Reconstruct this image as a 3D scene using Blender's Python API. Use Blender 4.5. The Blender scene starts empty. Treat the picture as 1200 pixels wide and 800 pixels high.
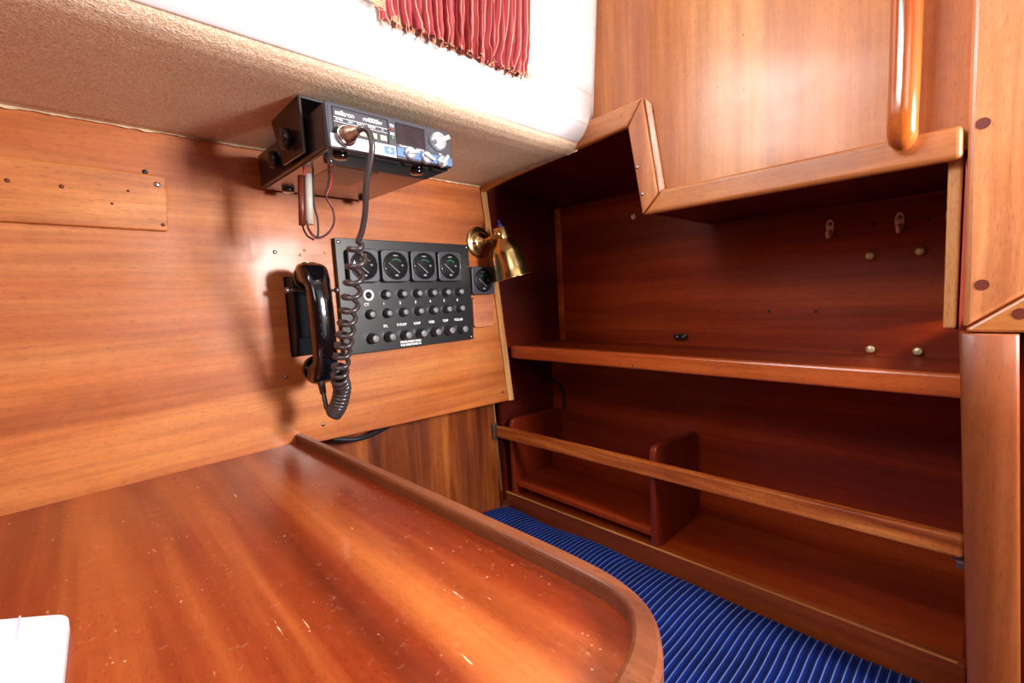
import bpy, bmesh, math, random
from math import sin, cos, pi, radians
from mathutils import Vector, Matrix, noise
random.seed(4)
SC = bpy.context.scene
COL = SC.collection
S = 0.8                                   # metres per modelling unit
OFF = Vector((0, 0, 1.0))                 # camera height above the cabin sole
def W(x, y=None, z=None):
    if y is None: x, y, z = x
    return Vector((x * S, y * S, z * S)) + OFF

# ---------------------------------------------------------------- camera
cam_d = bpy.data.cameras.new('camera'); cam = bpy.data.objects.new('camera', cam_d); COL.objects.link(cam)
cam_d.sensor_width = 36; cam_d.lens = 36 * 527.2 / 1200; cam_d.clip_start = 0.01
R = ((0.71786591, -0.10572207, 0.6881071), (-0.69419503, -0.0340923, 0.71897912), (-0.05255281, -0.99381113, -0.09786543))
mw = Matrix(((R[0][0], -R[0][1], -R[0][2], 0), (R[1][0], -R[1][1], -R[1][2], 0), (R[2][0], -R[2][1], -R[2][2], 0), (0, 0, 0, 1)))
mw.translation = W(0, 0, 0)
cam.matrix_world = mw
SC.camera = cam
# ---------------------------------------------------------------- world, lights, exposure
wd = bpy.data.worlds.new('world'); SC.world = wd; wd.use_nodes = True
bg = wd.node_tree.nodes['Background']; bg.inputs[0].default_value = (0.86, 0.93, 1.0, 1); bg.inputs[1].default_value = 1.0
def area(name, loc, target, size, size_y, power, color):
    d = bpy.data.lights.new(name, 'AREA'); d.shape = 'RECTANGLE'; d.size = size; d.size_y = size_y; d.energy = power; d.color = color
    o = bpy.data.objects.new(name, d); COL.objects.link(o); o.location = W(*loc)
    o.rotation_euler = (W(*target) - W(*loc)).to_track_quat('-Z', 'Y').to_euler(); return o
area('companionway_light', (0.80, -0.62, 0.20), (0.36, 1.0, 0.02), 0.17, 0.26, 24, (1.0, 0.96, 0.93))
area('cabin_window_light', (0.02, 0.66, 0.62), (0.5, 0.1, 0.05), 0.85, 0.27, 13, (0.93, 0.97, 1.0))
area('aft_fill_light', (-0.9, -0.9, 0.75), (0.3, 0.6, -0.1), 0.7, 0.5, 5, (1.0, 0.96, 0.92))  # added fill from aft
vs = SC.view_settings; vs.view_transform = 'Standard'; vs.look = 'None'; vs.gamma = 1; vs.use_curve_mapping = False
vs.exposure = 0.0

# ---------------------------------------------------------------- materials
def lin(c):
    return tuple(((v / 255) / 12.92 if v / 255 <= 0.04045 else (((v / 255) + 0.055) / 1.055) ** 2.4) for v in c) + (1,)
class NT:
    def __init__(s, name):
        s.m = bpy.data.materials.new(name); s.m.use_nodes = True; s.t = s.m.node_tree
        s.b = s.t.nodes['Principled BSDF']; s.out = s.t.nodes['Material Output']
    def n(s, kind, **kw):
        nd = s.t.nodes.new(kind)
        for k, v in kw.items(): setattr(nd, k, v)
        return nd
    def l(s, a, b): s.t.links.new(a, b)
    def ramp(s, src, stops):
        r = s.n('ShaderNodeValToRGB'); e = r.color_ramp.elements
        while len(e) < len(stops): e.new(0.5)
        for i, (p, c) in enumerate(stops): e[i].position = p; e[i].color = c
        s.l(src, r.inputs[0]); return r.outputs[0]
    def mix(s, mode, fac, a, b):
        m = s.n('ShaderNodeMix', data_type='RGBA', blend_type=mode)
        if isinstance(fac, (int, float)): m.inputs[0].default_value = fac
        else: s.l(fac, m.inputs[0])
        for i, v in ((6, a), (7, b)):
            if isinstance(v, tuple): m.inputs[i].default_value = v
            else: s.l(v, m.inputs[i])
        return m.outputs[2]
    def coords(s, scale, rot=(0, 0, 0), loc=(0, 0, 0)):
        tc = s.n('ShaderNodeTexCoord'); mp = s.n('ShaderNodeMapping')
        mp.inputs['Scale'].default_value = scale; mp.inputs['Rotation'].default_value = rot; mp.inputs['Location'].default_value = loc
        s.l(tc.outputs['Object'], mp.inputs[0]); return mp.outputs[0]
    def noise(s, vec, scale, detail=4, rough=0.55, dist=0.0):
        nz = s.n('ShaderNodeTexNoise'); nz.inputs['Scale'].default_value = scale; nz.inputs['Detail'].default_value = detail
        nz.inputs['Roughness'].default_value = rough; nz.inputs['Distortion'].default_value = dist
        s.l(vec, nz.inputs['Vector']); return nz.outputs[0]
    def bump(s, h, strength, dist=0.001):
        b = s.n('ShaderNodeBump'); b.inputs['Strength'].default_value = strength; b.inputs['Distance'].default_value = dist
        s.l(h, b.inputs['Height']); s.l(b.outputs[0], s.b.inputs['Normal'])
def plain(name, rgb, rough=0.5, metal=0.0, coat=0.0, var=0.08):
    k = NT(name); c = lin(rgb)
    nz = k.noise(k.coords((1, 1, 1)), 45, 3)
    d = tuple(v * (1 - var * 2) for v in c[:3]) + (1,)
    k.l(k.ramp(nz, [(0.3, d), (0.65, c)]), k.b.inputs['Base Color'])
    k.b.inputs['Roughness'].default_value = rough; k.b.inputs['Metallic'].default_value = metal; k.b.inputs['Coat Weight'].default_value = coat
    return k.m
def wood(name, dark, mid, light, axis='X', rough=0.32, coat=0.35, bands=7.0, seed=0.0, tilt=0.0, wear=0.0, contrast=1.0, stretch=0.10, spec=0.5):
    """mahogany veneer: long soft bands, fine fibres and short dark pores, running along one axis"""
    k = NT(name)
    lo, hi = 0.07, 1.0
    def sc(a, b): return {'X': (a, b, b), 'Y': (b, a, b), 'Z': (b, b, a)}[axis]
    rot = {'X': (0, tilt, 0), 'Y': (0, 0, tilt), 'Z': (0, tilt, 0)}[axis]
    v1 = k.coords(sc(stretch, 1.0), rot, (seed, seed * 1.7, seed * 0.6))
    big = k.noise(v1, bands, 4, 0.55, 0.25)
    col = k.ramp(big, [(0.30, lin(dark)), (0.48, lin(mid)), (0.68, lin(light))])
    v1b = k.coords(sc(stretch * 0.6, 1.0), rot, (seed + 9, seed, seed * 0.3))
    rib = k.noise(v1b, bands * 3.4, 3, 0.6, 0.35)
    col = k.mix('MULTIPLY', 0.75, col, k.ramp(rib, [(0.32, (0.72, 0.62, 0.54, 1)), (0.56, (1, 1, 1, 1)), (0.74, (1.14, 1.2, 1.22, 1))]))
    v2 = k.coords(sc(0.035, 1.0), rot, (seed + 3, seed, seed))
    fib = k.noise(v2, 150, 3, 0.6, 0.1)
    fr = k.ramp(fib, [(0.30, (0.70, 0.64, 0.60, 1)), (0.55, (1, 1, 1, 1)), (0.8, (1.10, 1.12, 1.1, 1))])
    col = k.mix('MULTIPLY', 0.55 * contrast, col, fr)
    v3 = k.coords(sc(0.11, 1.0), rot, (seed, 5, seed + 1))
    por = k.noise(v3, 950, 2, 0.5)
    pr = k.ramp(por, [(0.31, (0.50, 0.36, 0.30, 1)), (0.42, (1, 1, 1, 1))])
    col = k.mix('MULTIPLY', 0.6 * contrast, col, pr)
    # cross-grain shimmer of ribbon mahogany
    v4 = k.coords((1, 1, 1)); mot = k.noise(v4, 60, 3, 0.7, 0.4)
    col = k.mix('MULTIPLY', 0.4, col, k.ramp(mot, [(0.35, (0.83, 0.79, 0.76, 1)), (0.6, (1.04, 1.04, 1.02, 1))]))
    rr = k.ramp(k.noise(k.coords((1, 1, 1)), 9, 4), [(0.3, (rough * 0.8,) * 3 + (1,)), (0.7, (rough * 1.3,) * 3 + (1,))])
    if wear:
        vo = k.n('ShaderNodeTexVoronoi', feature='F1'); vo.inputs['Scale'].default_value = 190; vo.inputs['Randomness'].default_value = 1
        k.l(k.coords((1, 0.8, 1), (0, 0, 0.5)), vo.inputs['Vector'])
        sp = k.ramp(vo.outputs['Distance'], [(0.08, (1, 1, 1, 1)), (0.20, (0, 0, 0, 1))])
        gate = k.ramp(k.noise(k.coords((1, 1, 1), loc=(2, 1, 0)), 40, 5, 0.75), [(0.56, (0, 0, 0, 1)), (0.66, (1, 1, 1, 1))])
        f1 = k.mix('MULTIPLY', 1.0, sp, gate)
        sv = k.noise(k.coords((1, 0.07, 1), (0, 0, 1.1)), 330, 2, 0.5, 0.2)
        sg = k.ramp(k.noise(k.coords((1, 1, 1), loc=(7, 3, 0)), 38, 2), [(0.60, (0, 0, 0, 1)), (0.66, (1, 1, 1, 1))])
        f2 = k.mix('MULTIPLY', 1.0, k.ramp(sv, [(0.69, (0, 0, 0, 1)), (0.72, (1, 1, 1, 1))]), sg)
        f = k.mix('ADD', 1.0, f1, f2)
        bl = k.ramp(k.noise(k.coords((1, 1, 1), loc=(1, 9, 0)), 80, 6, 0.8), [(0.60, (0, 0, 0, 1)), (0.80, (0.45, 0.45, 0.45, 1))])
        f = k.mix('ADD', 1.0, f, bl)
        # the near edge of the top is more worn
        sep = k.n('ShaderNodeSeparateXYZ'); k.l(k.coords((1, 1, 1)), sep.inputs[0])
        mr = k.n('ShaderNodeMapRange'); mr.inputs[1].default_value = 0.62 * S; mr.inputs[2].default_value = 0.25 * S; mr.inputs[3].default_value = 0.10; mr.inputs[4].default_value = wear
        k.l(sep.outputs[1], mr.inputs[0])
        mm = k.n('ShaderNodeMath', operation='MULTIPLY'); k.l(f, mm.inputs[0]); k.l(mr.outputs[0], mm.inputs[1])
        mm.use_clamp = True
        col = k.mix('MIX', mm.outputs[0], col, lin((238, 196, 160)))
    k.l(col, k.b.inputs['Base Color']); k.l(rr, k.b.inputs['Roughness'])
    k.b.inputs['Coat Weight'].default_value = coat; k.b.inputs['Coat Roughness'].default_value = 0.12; k.b.inputs['Specular IOR Level'].default_value = spec
    k.bump(por, 0.10, 0.0006)
    return k.m

M = {}
M['wall'] = wood('mahogany_panel', (148, 70, 26), (188, 102, 42), (218, 142, 74), 'X', 0.46, 0.10, 11, 0.0, tilt=-0.03, stretch=0.07)
M['batten'] = wood('mahogany_batten', (176, 96, 42), (214, 136, 66), (238, 170, 100), 'X', 0.40, 0.1, 17, 4.0, tilt=0.05)
M['table'] = wood('table_mahogany', (88, 27, 9), (140, 52, 20), (200, 110, 52), 'Y', 0.27, 0.35, 10, 2.2, tilt=0.05, wear=0.75, contrast=0.7, stretch=0.045)
M['fiddle'] = wood('table_edge_mahogany', (88, 44, 26), (112, 58, 34), (140, 80, 48), 'Y', 0.38, 0.2, 14, 6.1)
M['low'] = wood('vertical_veneer', (92, 38, 14), (134, 64, 24), (176, 98, 42), 'Z', 0.36, 0.2, 20, 7.0)
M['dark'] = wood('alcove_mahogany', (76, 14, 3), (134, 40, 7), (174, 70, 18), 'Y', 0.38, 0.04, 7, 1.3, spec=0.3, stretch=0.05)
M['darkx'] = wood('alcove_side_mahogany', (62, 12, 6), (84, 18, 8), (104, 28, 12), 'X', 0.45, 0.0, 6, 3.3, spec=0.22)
M['darkv'] = wood('divider_mahogany', (92, 24, 7), (120, 36, 11), (142, 50, 18), 'Z', 0.34, 0.2, 8, 5.3)
M['shelf'] = wood('shelf_mahogany', (142, 50, 16), (178, 76, 28), (208, 106, 48), 'Y', 0.32, 0.3, 11, 8.4)
M['boardface'] = wood('berth_board_wood', (104, 40, 12), (134, 56, 18), (160, 76, 30), 'Y', 0.34, 0.1, 10, 23.0)
M['rail'] = wood('oak_toned_rail', (160, 72, 24), (206, 110, 44), (236, 150, 74), 'Y', 0.36, 0.2, 34, 9.2, contrast=1.5)
M['face'] = wood('cabinet_veneer', (170, 96, 48), (194, 120, 62), (216, 148, 86), 'Z', 0.36, 0.12, 9, 11.0, contrast=0.8)
M['trim'] = wood('cabinet_edge', (160, 88, 42), (186, 114, 58), (208, 140, 80), 'Y', 0.38, 0.2, 16, 12.0, contrast=0.8)
M['trimz'] = wood('frame_wood', (178, 104, 62), (204, 132, 82), (224, 162, 110), 'Z', 0.36, 0.2, 14, 14.0, contrast=0.7)
M['post'] = wood('post_wood', (104, 48, 20), (132, 66, 30), (158, 88, 46), 'Z', 0.36, 0.2, 10, 15.0, contrast=0.7)
M['pole'] = wood('varnished_pole', (140, 62, 22), (176, 88, 34), (200, 114, 50), 'Z', 0.14, 0.8, 18, 16.0, contrast=0.6)
M['edge'] = wood('pale_plywood_edge', (188, 118, 62), (212, 146, 84), (230, 172, 110), 'Z', 0.5, 0.1, 20, 17.0)
M['worn'] = wood('worn_pale_edge', (214, 150, 110), (236, 188, 158), (246, 220, 204), 'Z', 0.5, 0.1, 40, 18.0)
M['cover'] = wood('pinkish_cover_wood', (190, 112, 76), (206, 130, 92), (220, 148, 110), 'X', 0.5, 0.05, 12, 19.0)
M['plug'] = plain('dark_wood_plug', (104, 42, 26), 0.4)
def leatherette(name, rgb, dark, scale, strength, rough):
    k = NT(name)
    v = k.n('ShaderNodeTexVoronoi', feature='SMOOTH_F1'); v.inputs['Scale'].default_value = scale; v.inputs['Smoothness'].default_value = 0.6
    dv = k.n('ShaderNodeTexNoise'); dv.inputs['Scale'].default_value = scale * 0.35; dv.inputs['Detail'].default_value = 3
    co = k.coords((1, 1.6, 1)); k.l(co, dv.inputs['Vector'])
    ad = k.n('ShaderNodeMix', data_type='VECTOR'); ad.inputs[0].default_value = 0.02
    k.l(co, ad.inputs[4]); k.l(dv.outputs['Color'], ad.inputs[5]); k.l(ad.outputs[1], v.inputs['Vector'])
    n2 = k.noise(k.coords((1, 1.4, 1)), scale * 0.9, 3, 0.6)
    h = k.mix('MIX', 0.45, v.outputs['Distance'], n2)
    k.l(k.ramp(h, [(0.25, lin(rgb)), (0.60, lin(dark))]), k.b.inputs['Base Color'])  # grain hollows darkened in the colour, as shading for the bump
    k.b.inputs['Roughness'].default_value = rough
    iv = k.n('ShaderNodeInvert'); k.l(h, iv.inputs[1]); k.bump(iv.outputs[0], strength, 0.0022)
    return k.m
M['lining'] = leatherette('tan_leatherette', (250, 226, 198), (208, 172, 142), 350, 1.0, 0.45)
M['lining_w'] = leatherette('white_leatherette', (248, 246, 242), (238, 234, 232), 170, 0.5, 0.55)
M['vinyl'] = plain('white_vinyl_strip', (246, 244, 248), 0.18, 0, 0.6, 0.02)
M['foam'] = plain('ragged_foam_edge', (236, 210, 178), 0.8)
M['black'] = plain('black_plastic', (18, 19, 24), 0.32, 0, 0.15)
M['gloss'] = plain('gloss_black_plastic', (10, 10, 14), 0.10, 0, 0.8)
M['matte'] = plain('matte_black_plate', (24, 26, 30), 0.38)
M['knob'] = plain('black_knob', (46, 46, 50), 0.30, 0, 0.2)
M['knobtop'] = plain('grey_knob_face', (128, 128, 132), 0.4)
M['bezel'] = plain('charcoal_bezel', (62, 62, 72), 0.42)
M['dial'] = plain('black_dial', (10, 10, 14), 0.6)
M['cord'] = plain('grey_black_rubber', (62, 52, 52), 0.32, 0, 0.2)
M['navy'] = plain('dark_radio_case', (34, 24, 30), 0.34, 0, 0.3)
M['facep'] = plain('radio_front_grey', (62, 60, 70), 0.38)
M['plate'] = plain('brushed_metal_plate', (150, 130, 124), 0.24, 0.85)
M['silver'] = plain('satin_silver_strip', (222, 226, 236), 0.35, 0.35)
M['knobsilver'] = plain('silver_knob', (200, 206, 214), 0.3, 0.5)
M['chrome'] = plain('chrome', (215, 215, 218), 0.12, 1.0)
M['steel'] = plain('dull_steel', (150, 142, 136), 0.35, 0.9)
M['hook'] = plain('tarnished_hook_metal', (238, 214, 206), 0.4, 0.1)
M['bronze'] = plain('plug_brown', (150, 108, 86), 0.3, 0.5)
M['brass'] = plain('polished_brass', (236, 206, 140), 0.20, 1.0)
M['brassbolt'] = plain('brass_bolt', (226, 202, 158), 0.3, 0.35)
M['white'] = plain('white_print', (240, 240, 242), 0.5, 0, 0, 0.0)
M['inner'] = plain('lamp_white_inside', (226, 216, 220), 0.5)
M['green'] = plain('green_scale', (44, 150, 104), 0.5)
M['red'] = plain('red_wire', (176, 40, 48), 0.35)
M['redlamp'] = plain('red_lamp', (150, 60, 56), 0.3)
M['grnlamp'] = plain('green_lamp', (90, 140, 100), 0.3)
M['cream'] = plain('cream_key', (214, 196, 166), 0.45)
M['display'] = plain('speckled_dark_display', (52, 40, 48), 0.25, 0, 0, 0.35)
M['blue'] = plain('blue_print', (92, 124, 164), 0.35, 0.5)
M['bluebtn'] = plain('blue_switch', (44, 60, 140), 0.3)
M['tube'] = plain('translucent_grey_sleeve', (184, 176, 166), 0.3)
M['paper'] = plain('white_booklet', (240, 242, 250), 0.3, 0, 0.2, 0.01)
M['crease'] = plain('pale_lilac_print', (214, 212, 238), 0.4)
M['cable'] = plain('black_cable', (10, 10, 16), 0.55)
M['deepblack'] = plain('unlit_black_plastic', (8, 9, 16), 0.7); M['deepblack'].node_tree.nodes['Principled BSDF'].inputs['Specular IOR Level'].default_value = 0.12
M['alu'] = plain('window_aluminium', (190, 196, 204), 0.35, 0.7)
M['fringe'] = plain('cream_fringe', (226, 176, 140), 0.8)
M['floor'] = wood('sole_wood', (96, 48, 22), (120, 62, 30), (140, 78, 40), 'X', 0.4, 0.2, 8, 21)
M['off'] = plain('off_white_roof', (236, 232, 224), 0.6)
gl = NT('window_glass'); gl.b.inputs['Base Color'].default_value = (0.95, 0.98, 1, 1); gl.b.inputs['Roughness'].default_value = 0.03
tr = gl.n('ShaderNodeBsdfTransparent'); mx = gl.n('ShaderNodeMixShader'); mx.inputs[0].default_value = 0.12
gl.l(tr.outputs[0], mx.inputs[1]); gl.l(gl.b.outputs[0], mx.inputs[2]); gl.l(mx.outputs[0], gl.out.inputs[0]); M['glass'] = gl.m
g2 = NT('gauge_glass_clear'); g2.b.inputs['Roughness'].default_value = 0.05; g2.b.inputs['Base Color'].default_value = (0.02, 0.02, 0.025, 1)
tr = g2.n('ShaderNodeBsdfTransparent'); mx = g2.n('ShaderNodeMixShader'); mx.inputs[0].default_value = 0.25
g2.l(tr.outputs[0], mx.inputs[1]); g2.l(g2.b.outputs[0], mx.inputs[2]); g2.l(mx.outputs[0], g2.out.inputs[0]); M['gglass'] = g2.m
# corduroy: blue pile, pale wale crests; crest sheen and groove shade painted in
PITCH = 0.0130
k = NT('blue_corduroy')
uv = k.n('ShaderNodeAttribute', attribute_name='wale')
nz = k.noise(k.coords((1, 1, 1)), 14, 4)
base = k.ramp(nz, [(0.3, lin((1, 13, 60))), (0.7, lin((5, 30, 98)))])
crest = k.ramp(uv.outputs['Fac'], [(0.90, (0, 0, 0, 1)), (1.0, (1, 1, 1, 1))])
groove = k.ramp(uv.outputs['Fac'], [(0.02, (0.35, 0.35, 0.5, 1)), (0.5, (1, 1, 1, 1))])
c = k.mix('MULTIPLY', 1.0, base, groove); c = k.mix('MIX', crest, c, lin((96, 114, 172)))
k.l(c, k.b.inputs['Base Color']); k.b.inputs['Roughness'].default_value = 0.85
k.b.inputs['Sheen Weight'].default_value = 0.03; k.b.inputs['Specular IOR Level'].default_value = 0.1; k.b.inputs['Sheen Tint'].default_value = (0.45, 0.6, 1, 1)
k.bump(k.noise(k.coords((1, 1, 1)), 900, 2), 0.3, 0.0006); M['cord_blue'] = k.m
# curtain: red cloth with cream stripes, fine dark weave lines
k = NT('striped_red_cloth')
uv = k.n('ShaderNodeAttribute', attribute_name='along')
def stripes(freq, lo_, hi_):
    m_ = k.n('ShaderNodeMath', operation='MULTIPLY'); m_.inputs[1].default_value = freq; k.l(uv.outputs['Fac'], m_.inputs[0])
    f_ = k.n('ShaderNodeMath', operation='FRACT'); k.l(m_.outputs[0], f_.inputs[0])
    return k.ramp(f_.outputs[0], [(lo_, (1, 1, 1, 1)), (hi_, (0, 0, 0, 1))])
base = k.mix('MIX', stripes(58, 0.5, 0.56), lin((164, 54, 64)), lin((128, 32, 40)))
base = k.mix('MIX', stripes(58, 0.10, 0.14), base, lin((228, 160, 130)))
k.l(base, k.b.inputs['Base Color']); k.b.inputs['Roughness'].default_value = 0.8
k.b.inputs['Subsurface Weight'].default_value = 0.0
M['curtain'] = k.m

# ---------------------------------------------------------------- geometry helpers (all in modelling units)
class MB:
    def __init__(s): s.bm = bmesh.new(); s.smooth = False
    def poly_prism(s, pts, axis, a, b):
        """pts: 2D outline in the two other axes (order X,Y,Z without the extrusion axis)"""
        def mk(p, t):
            if axis == 'X': return (t, p[0], p[1])
            if axis == 'Y': return (p[0], t, p[1])
            return (p[0], p[1], t)
        v0 = [s.bm.verts.new(mk(p, a)) for p in pts]; v1 = [s.bm.verts.new(mk(p, b)) for p in pts]
        s.bm.faces.new(v0); s.bm.faces.new(list(reversed(v1)))
        n = len(pts)
        for i in range(n): s.bm.faces.new((v0[i], v1[i], v1[(i + 1) % n], v0[(i + 1) % n]))
        return s
    def box(s, x0, x1, y0, y1, z0, z1): return s.poly_prism([(x0, y0), (x1, y0), (x1, y1), (x0, y1)], 'Z', z0, z1)
    def rbox(s, axis, a, b, u0, u1, v0, v1, r, n=5):
        pts = []
        for cx, cy, st in ((u1 - r, v1 - r, 0), (u0 + r, v1 - r, 1), (u0 + r, v0 + r, 2), (u1 - r, v0 + r, 3)):
            for i in range(n + 1):
                t = (st + i / n) * pi / 2; pts.append((cx + r * cos(t), cy + r * sin(t)))
        return s.poly_prism(pts, axis, a, b)
    def rings(s, rings, cap=True, closed=False):
        vs_ = [[s.bm.verts.new(p) for p in r] for r in rings]
        n = len(vs_[0])
        for i in range(len(vs_) - 1 + (1 if closed else 0)):
            a, b = vs_[i], vs_[(i + 1) % len(vs_)]
            for j in range(n): s.bm.faces.new((a[j], a[(j + 1) % n], b[(j + 1) % n], b[j]))
        if cap and not closed: s.bm.faces.new(list(reversed(vs_[0]))); s.bm.faces.new(vs_[-1])
        s.smooth = True; return s
    def tube(s, path, r, n=10, closed=False):
        path = [Vector(p) for p in path]; rs = r if isinstance(r, (list, tuple)) else [r] * len(path)
        rg = []; N = len(path); t0 = (path[1] - path[0]).normalized()
        up = t0.orthogonal().normalized()
        for i, p in enumerate(path):
            t = (path[min(i + 1, N - 1)] - path[max(i - 1, 0)]).normalized()
            up = (up - t * up.dot(t)); up = up.normalized() if up.length > 1e-6 else t.orthogonal().normalized()
            sd = t.cross(up)
            rg.append([p + (up * cos(2 * pi * j / n) + sd * sin(2 * pi * j / n)) * rs[i] for j in range(n)])
        return s.rings(rg)
    def lathe(s, prof, origin, axis, n=24):
        """prof: (distance along axis, radius)"""
        o = Vector(origin); a = Vector(axis).normalized(); u = a.orthogonal().normalized(); v = a.cross(u)
        return s.rings([[o + a * d + (u * cos(2 * pi * j / n) + v * sin(2 * pi * j / n)) * max(r, 1e-4) for j in range(n)] for d, r in prof])
    def quadgrid(s, f, nu, nv, thick=None):
        g = [[s.bm.verts.new(f(i / nu, j / nv)) for j in range(nv + 1)] for i in range(nu + 1)]
        for i in range(nu):
            for j in range(nv): s.bm.faces.new((g[i][j], g[i + 1][j], g[i + 1][j + 1], g[i][j + 1]))
        s.smooth = True; return g
    def build(s, name, mat, parent=None, origin=None, bevel=0, solid=0, segs=2):
        """origin in modelling units; children always take their parent's origin"""
        if parent is not None: o_w = Vector(parent['_o'])
        elif origin is not None: o_w = W(*origin)
        else:
            cs = [v.co for v in s.bm.verts]
            lo = [min(c_[i] for c_ in cs) for i in range(3)]; hi = [max(c_[i] for c_ in cs) for i in range(3)]
            o_w = W((lo[0] + hi[0]) / 2, (lo[1] + hi[1]) / 2, lo[2]) if True else None
        for v in s.bm.verts: v.co = W(v.co) - o_w
        bmesh.ops.recalc_face_normals(s.bm, faces=s.bm.faces)
        me = bpy.data.meshes.new(name)
        if s.smooth:
            for f in s.bm.faces: f.smooth = len(f.verts) == 4
        s.bm.to_mesh(me); s.bm.free()
        o = bpy.data.objects.new(name, me); COL.objects.link(o); me.materials.append(M[mat])
        if parent is not None: o.parent = parent
        else: o.location = o_w
        o['_o'] = tuple(o_w)
        if bevel:
            m = o.modifiers.new('bevel', 'BEVEL'); m.width = bevel * S; m.segments = segs; m.limit_method = 'ANGLE'; m.angle_limit = radians(35)
        if solid:
            m = o.modifiers.new('thickness', 'SOLIDIFY'); m.thickness = solid * S; m.offset = 0
        return o
def smooth_path(pts, n=8):
    P = [Vector(p) for p in pts]; out = []
    for i in range(len(P) - 1):
        p0, p1, p2, p3 = P[max(i - 1, 0)], P[i], P[i + 1], P[min(i + 2, len(P) - 1)]
        for j in range(n):
            t = j / n
            out.append(0.5 * ((2 * p1) + (p2 - p0) * t + (2 * p0 - 5 * p1 + 4 * p2 - p3) * t * t + (3 * p1 - p0 - 3 * p2 + p3) * t ** 3))
    out.append(P[-1]); return out
def struct(o, kind='structure'): o['kind'] = kind; return o
def thing(name, at, label, cat, group=None):
    o = bpy.data.objects.new(name, None); COL.objects.link(o); o.empty_display_size = 0.02
    o.location = W(*at); o['_o'] = tuple(o.location); o['label'] = label; o['category'] = cat
    if group: o['group'] = group
    return o
def tag(o, label, cat, group=None):
    o['label'] = label; o['category'] = cat
    if group: o['group'] = group
    return o
def text(s_, at, size, mat, parent, plane='Y', name='lettering', align='CENTER', squash=1.0, bold=0.0):
    cu = bpy.data.curves.new('txt', 'FONT'); cu.body = s_; cu.size = size * S; cu.align_x = align; cu.align_y = 'CENTER'; cu.extrude = 0.00015; cu.offset = bold
    tmp = bpy.data.objects.new('tmp', cu); COL.objects.link(tmp)
    dg = bpy.context.evaluated_depsgraph_get(); me = bpy.data.meshes.new_from_object(tmp.evaluated_get(dg))
    COL.objects.unlink(tmp); bpy.data.objects.remove(tmp); bpy.data.curves.remove(cu)
    o_w = Vector(parent['_o']); w = W(*at) - o_w
    for v in me.vertices: v.co = Vector((v.co.x * squash, -v.co.z, v.co.y)) + w          # faces -Y
    me.materials.clear(); me.materials.append(M[mat])
    o = bpy.data.objects.new(name, me); COL.objects.link(o); o.parent = parent; o['_o'] = tuple(o_w); return o

# ================================================================ STRUCTURE
def wx(z): return 0.885 + 0.066 * (0.293 - z) / 0.611        # raked right edge of the side panel
wl = MB().poly_prism([(-1.6, 0.33), (wx(0.33) - 0.021, 0.33), (wx(-0.316) - 0.023, -0.316), (0.30, -0.292), (-1.6, -0.30)], 'Y', 1.0, 1.018).build('wall_left', 'wall', bevel=0.001)
struct(wl)
MB().poly_prism([(wx(0.31) - 0.0205, 0.33), (wx(0.31), 0.33), (wx(-0.318), -0.318), (wx(-0.318) - 0.0225, -0.317)], 'Y', 0.998, 1.018).build('edge_strip', 'edge', wl, bevel=0.001)
low = struct(MB().poly_prism([(-1.6, -0.25), (0.935, -0.25), (0.959, -0.70), (-1.6, -0.70)], 'Y', 1.09, 1.105).build('wall_left_lower', 'low'))
MB().poly_prism([(0.9355, -0.30), (0.9395, -0.30), (0.9615, -0.66), (0.956, -0.66)], 'Y', 1.083, 1.09).build('edge_strip', 'edge', low)
struct(MB().box(-1.6, 0.30, 1.018, 1.09, -0.31, -0.28).build('trim_1', 'low'))
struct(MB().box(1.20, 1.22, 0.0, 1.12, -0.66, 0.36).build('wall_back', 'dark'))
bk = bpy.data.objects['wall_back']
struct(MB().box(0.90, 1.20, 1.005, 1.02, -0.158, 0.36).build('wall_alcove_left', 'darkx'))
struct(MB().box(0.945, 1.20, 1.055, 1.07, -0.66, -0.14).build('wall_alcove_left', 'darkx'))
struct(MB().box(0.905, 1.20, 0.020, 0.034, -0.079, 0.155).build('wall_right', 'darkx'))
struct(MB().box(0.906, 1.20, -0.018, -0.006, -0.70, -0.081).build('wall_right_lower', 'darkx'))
MB().poly_prism([(0.0355, -0.077), (0.022, -0.077), (0.022, 0.16), (0.037, 0.16)], 'X', 0.885, 0.905).build('front_edge', 'edge', bpy.data.objects['wall_right'], bevel=0.003)
MB().box(1.190, 1.20, 0.985, 1.005, -0.155, 0.29).build('corner_cleat', 'shelf', bk, bevel=0.002)
# faint line of plug holes and nail marks on the back wall
for (y_, z_) in ((0.158, 0.112), (0.075, 0.108), (0.257, -0.068), (0.352, -0.066), (0.615, 0.185), (0.70, 0.245)):
    MB().lathe([(0, 0.003), (0.002, 0.003), (0.0021, 0.001)], (1.2005, y_, z_), (-1, 0, 0), 10).build('screw_hole', 'cable', bk)
tag_b = MB().lathe([(0, 0.009), (0.004, 0.007), (0.007, 0.003)], (1.20, 0.712, 0.215), (-1, 0.2, -0.1), 7).build('plaster_blob', 'foam', bk)

# alcove ceiling under the high part of the cabinet, alcove floor
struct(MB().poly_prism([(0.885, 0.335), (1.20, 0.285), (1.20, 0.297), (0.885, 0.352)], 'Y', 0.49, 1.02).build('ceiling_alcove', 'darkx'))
fl = struct(MB().poly_prism([(0.0, -0.625), (1.055, -0.640), (1.055, -0.66), (0.0, -0.66)], 'X', 0.968, 1.20).build('floor_alcove', 'dark'))
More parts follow.
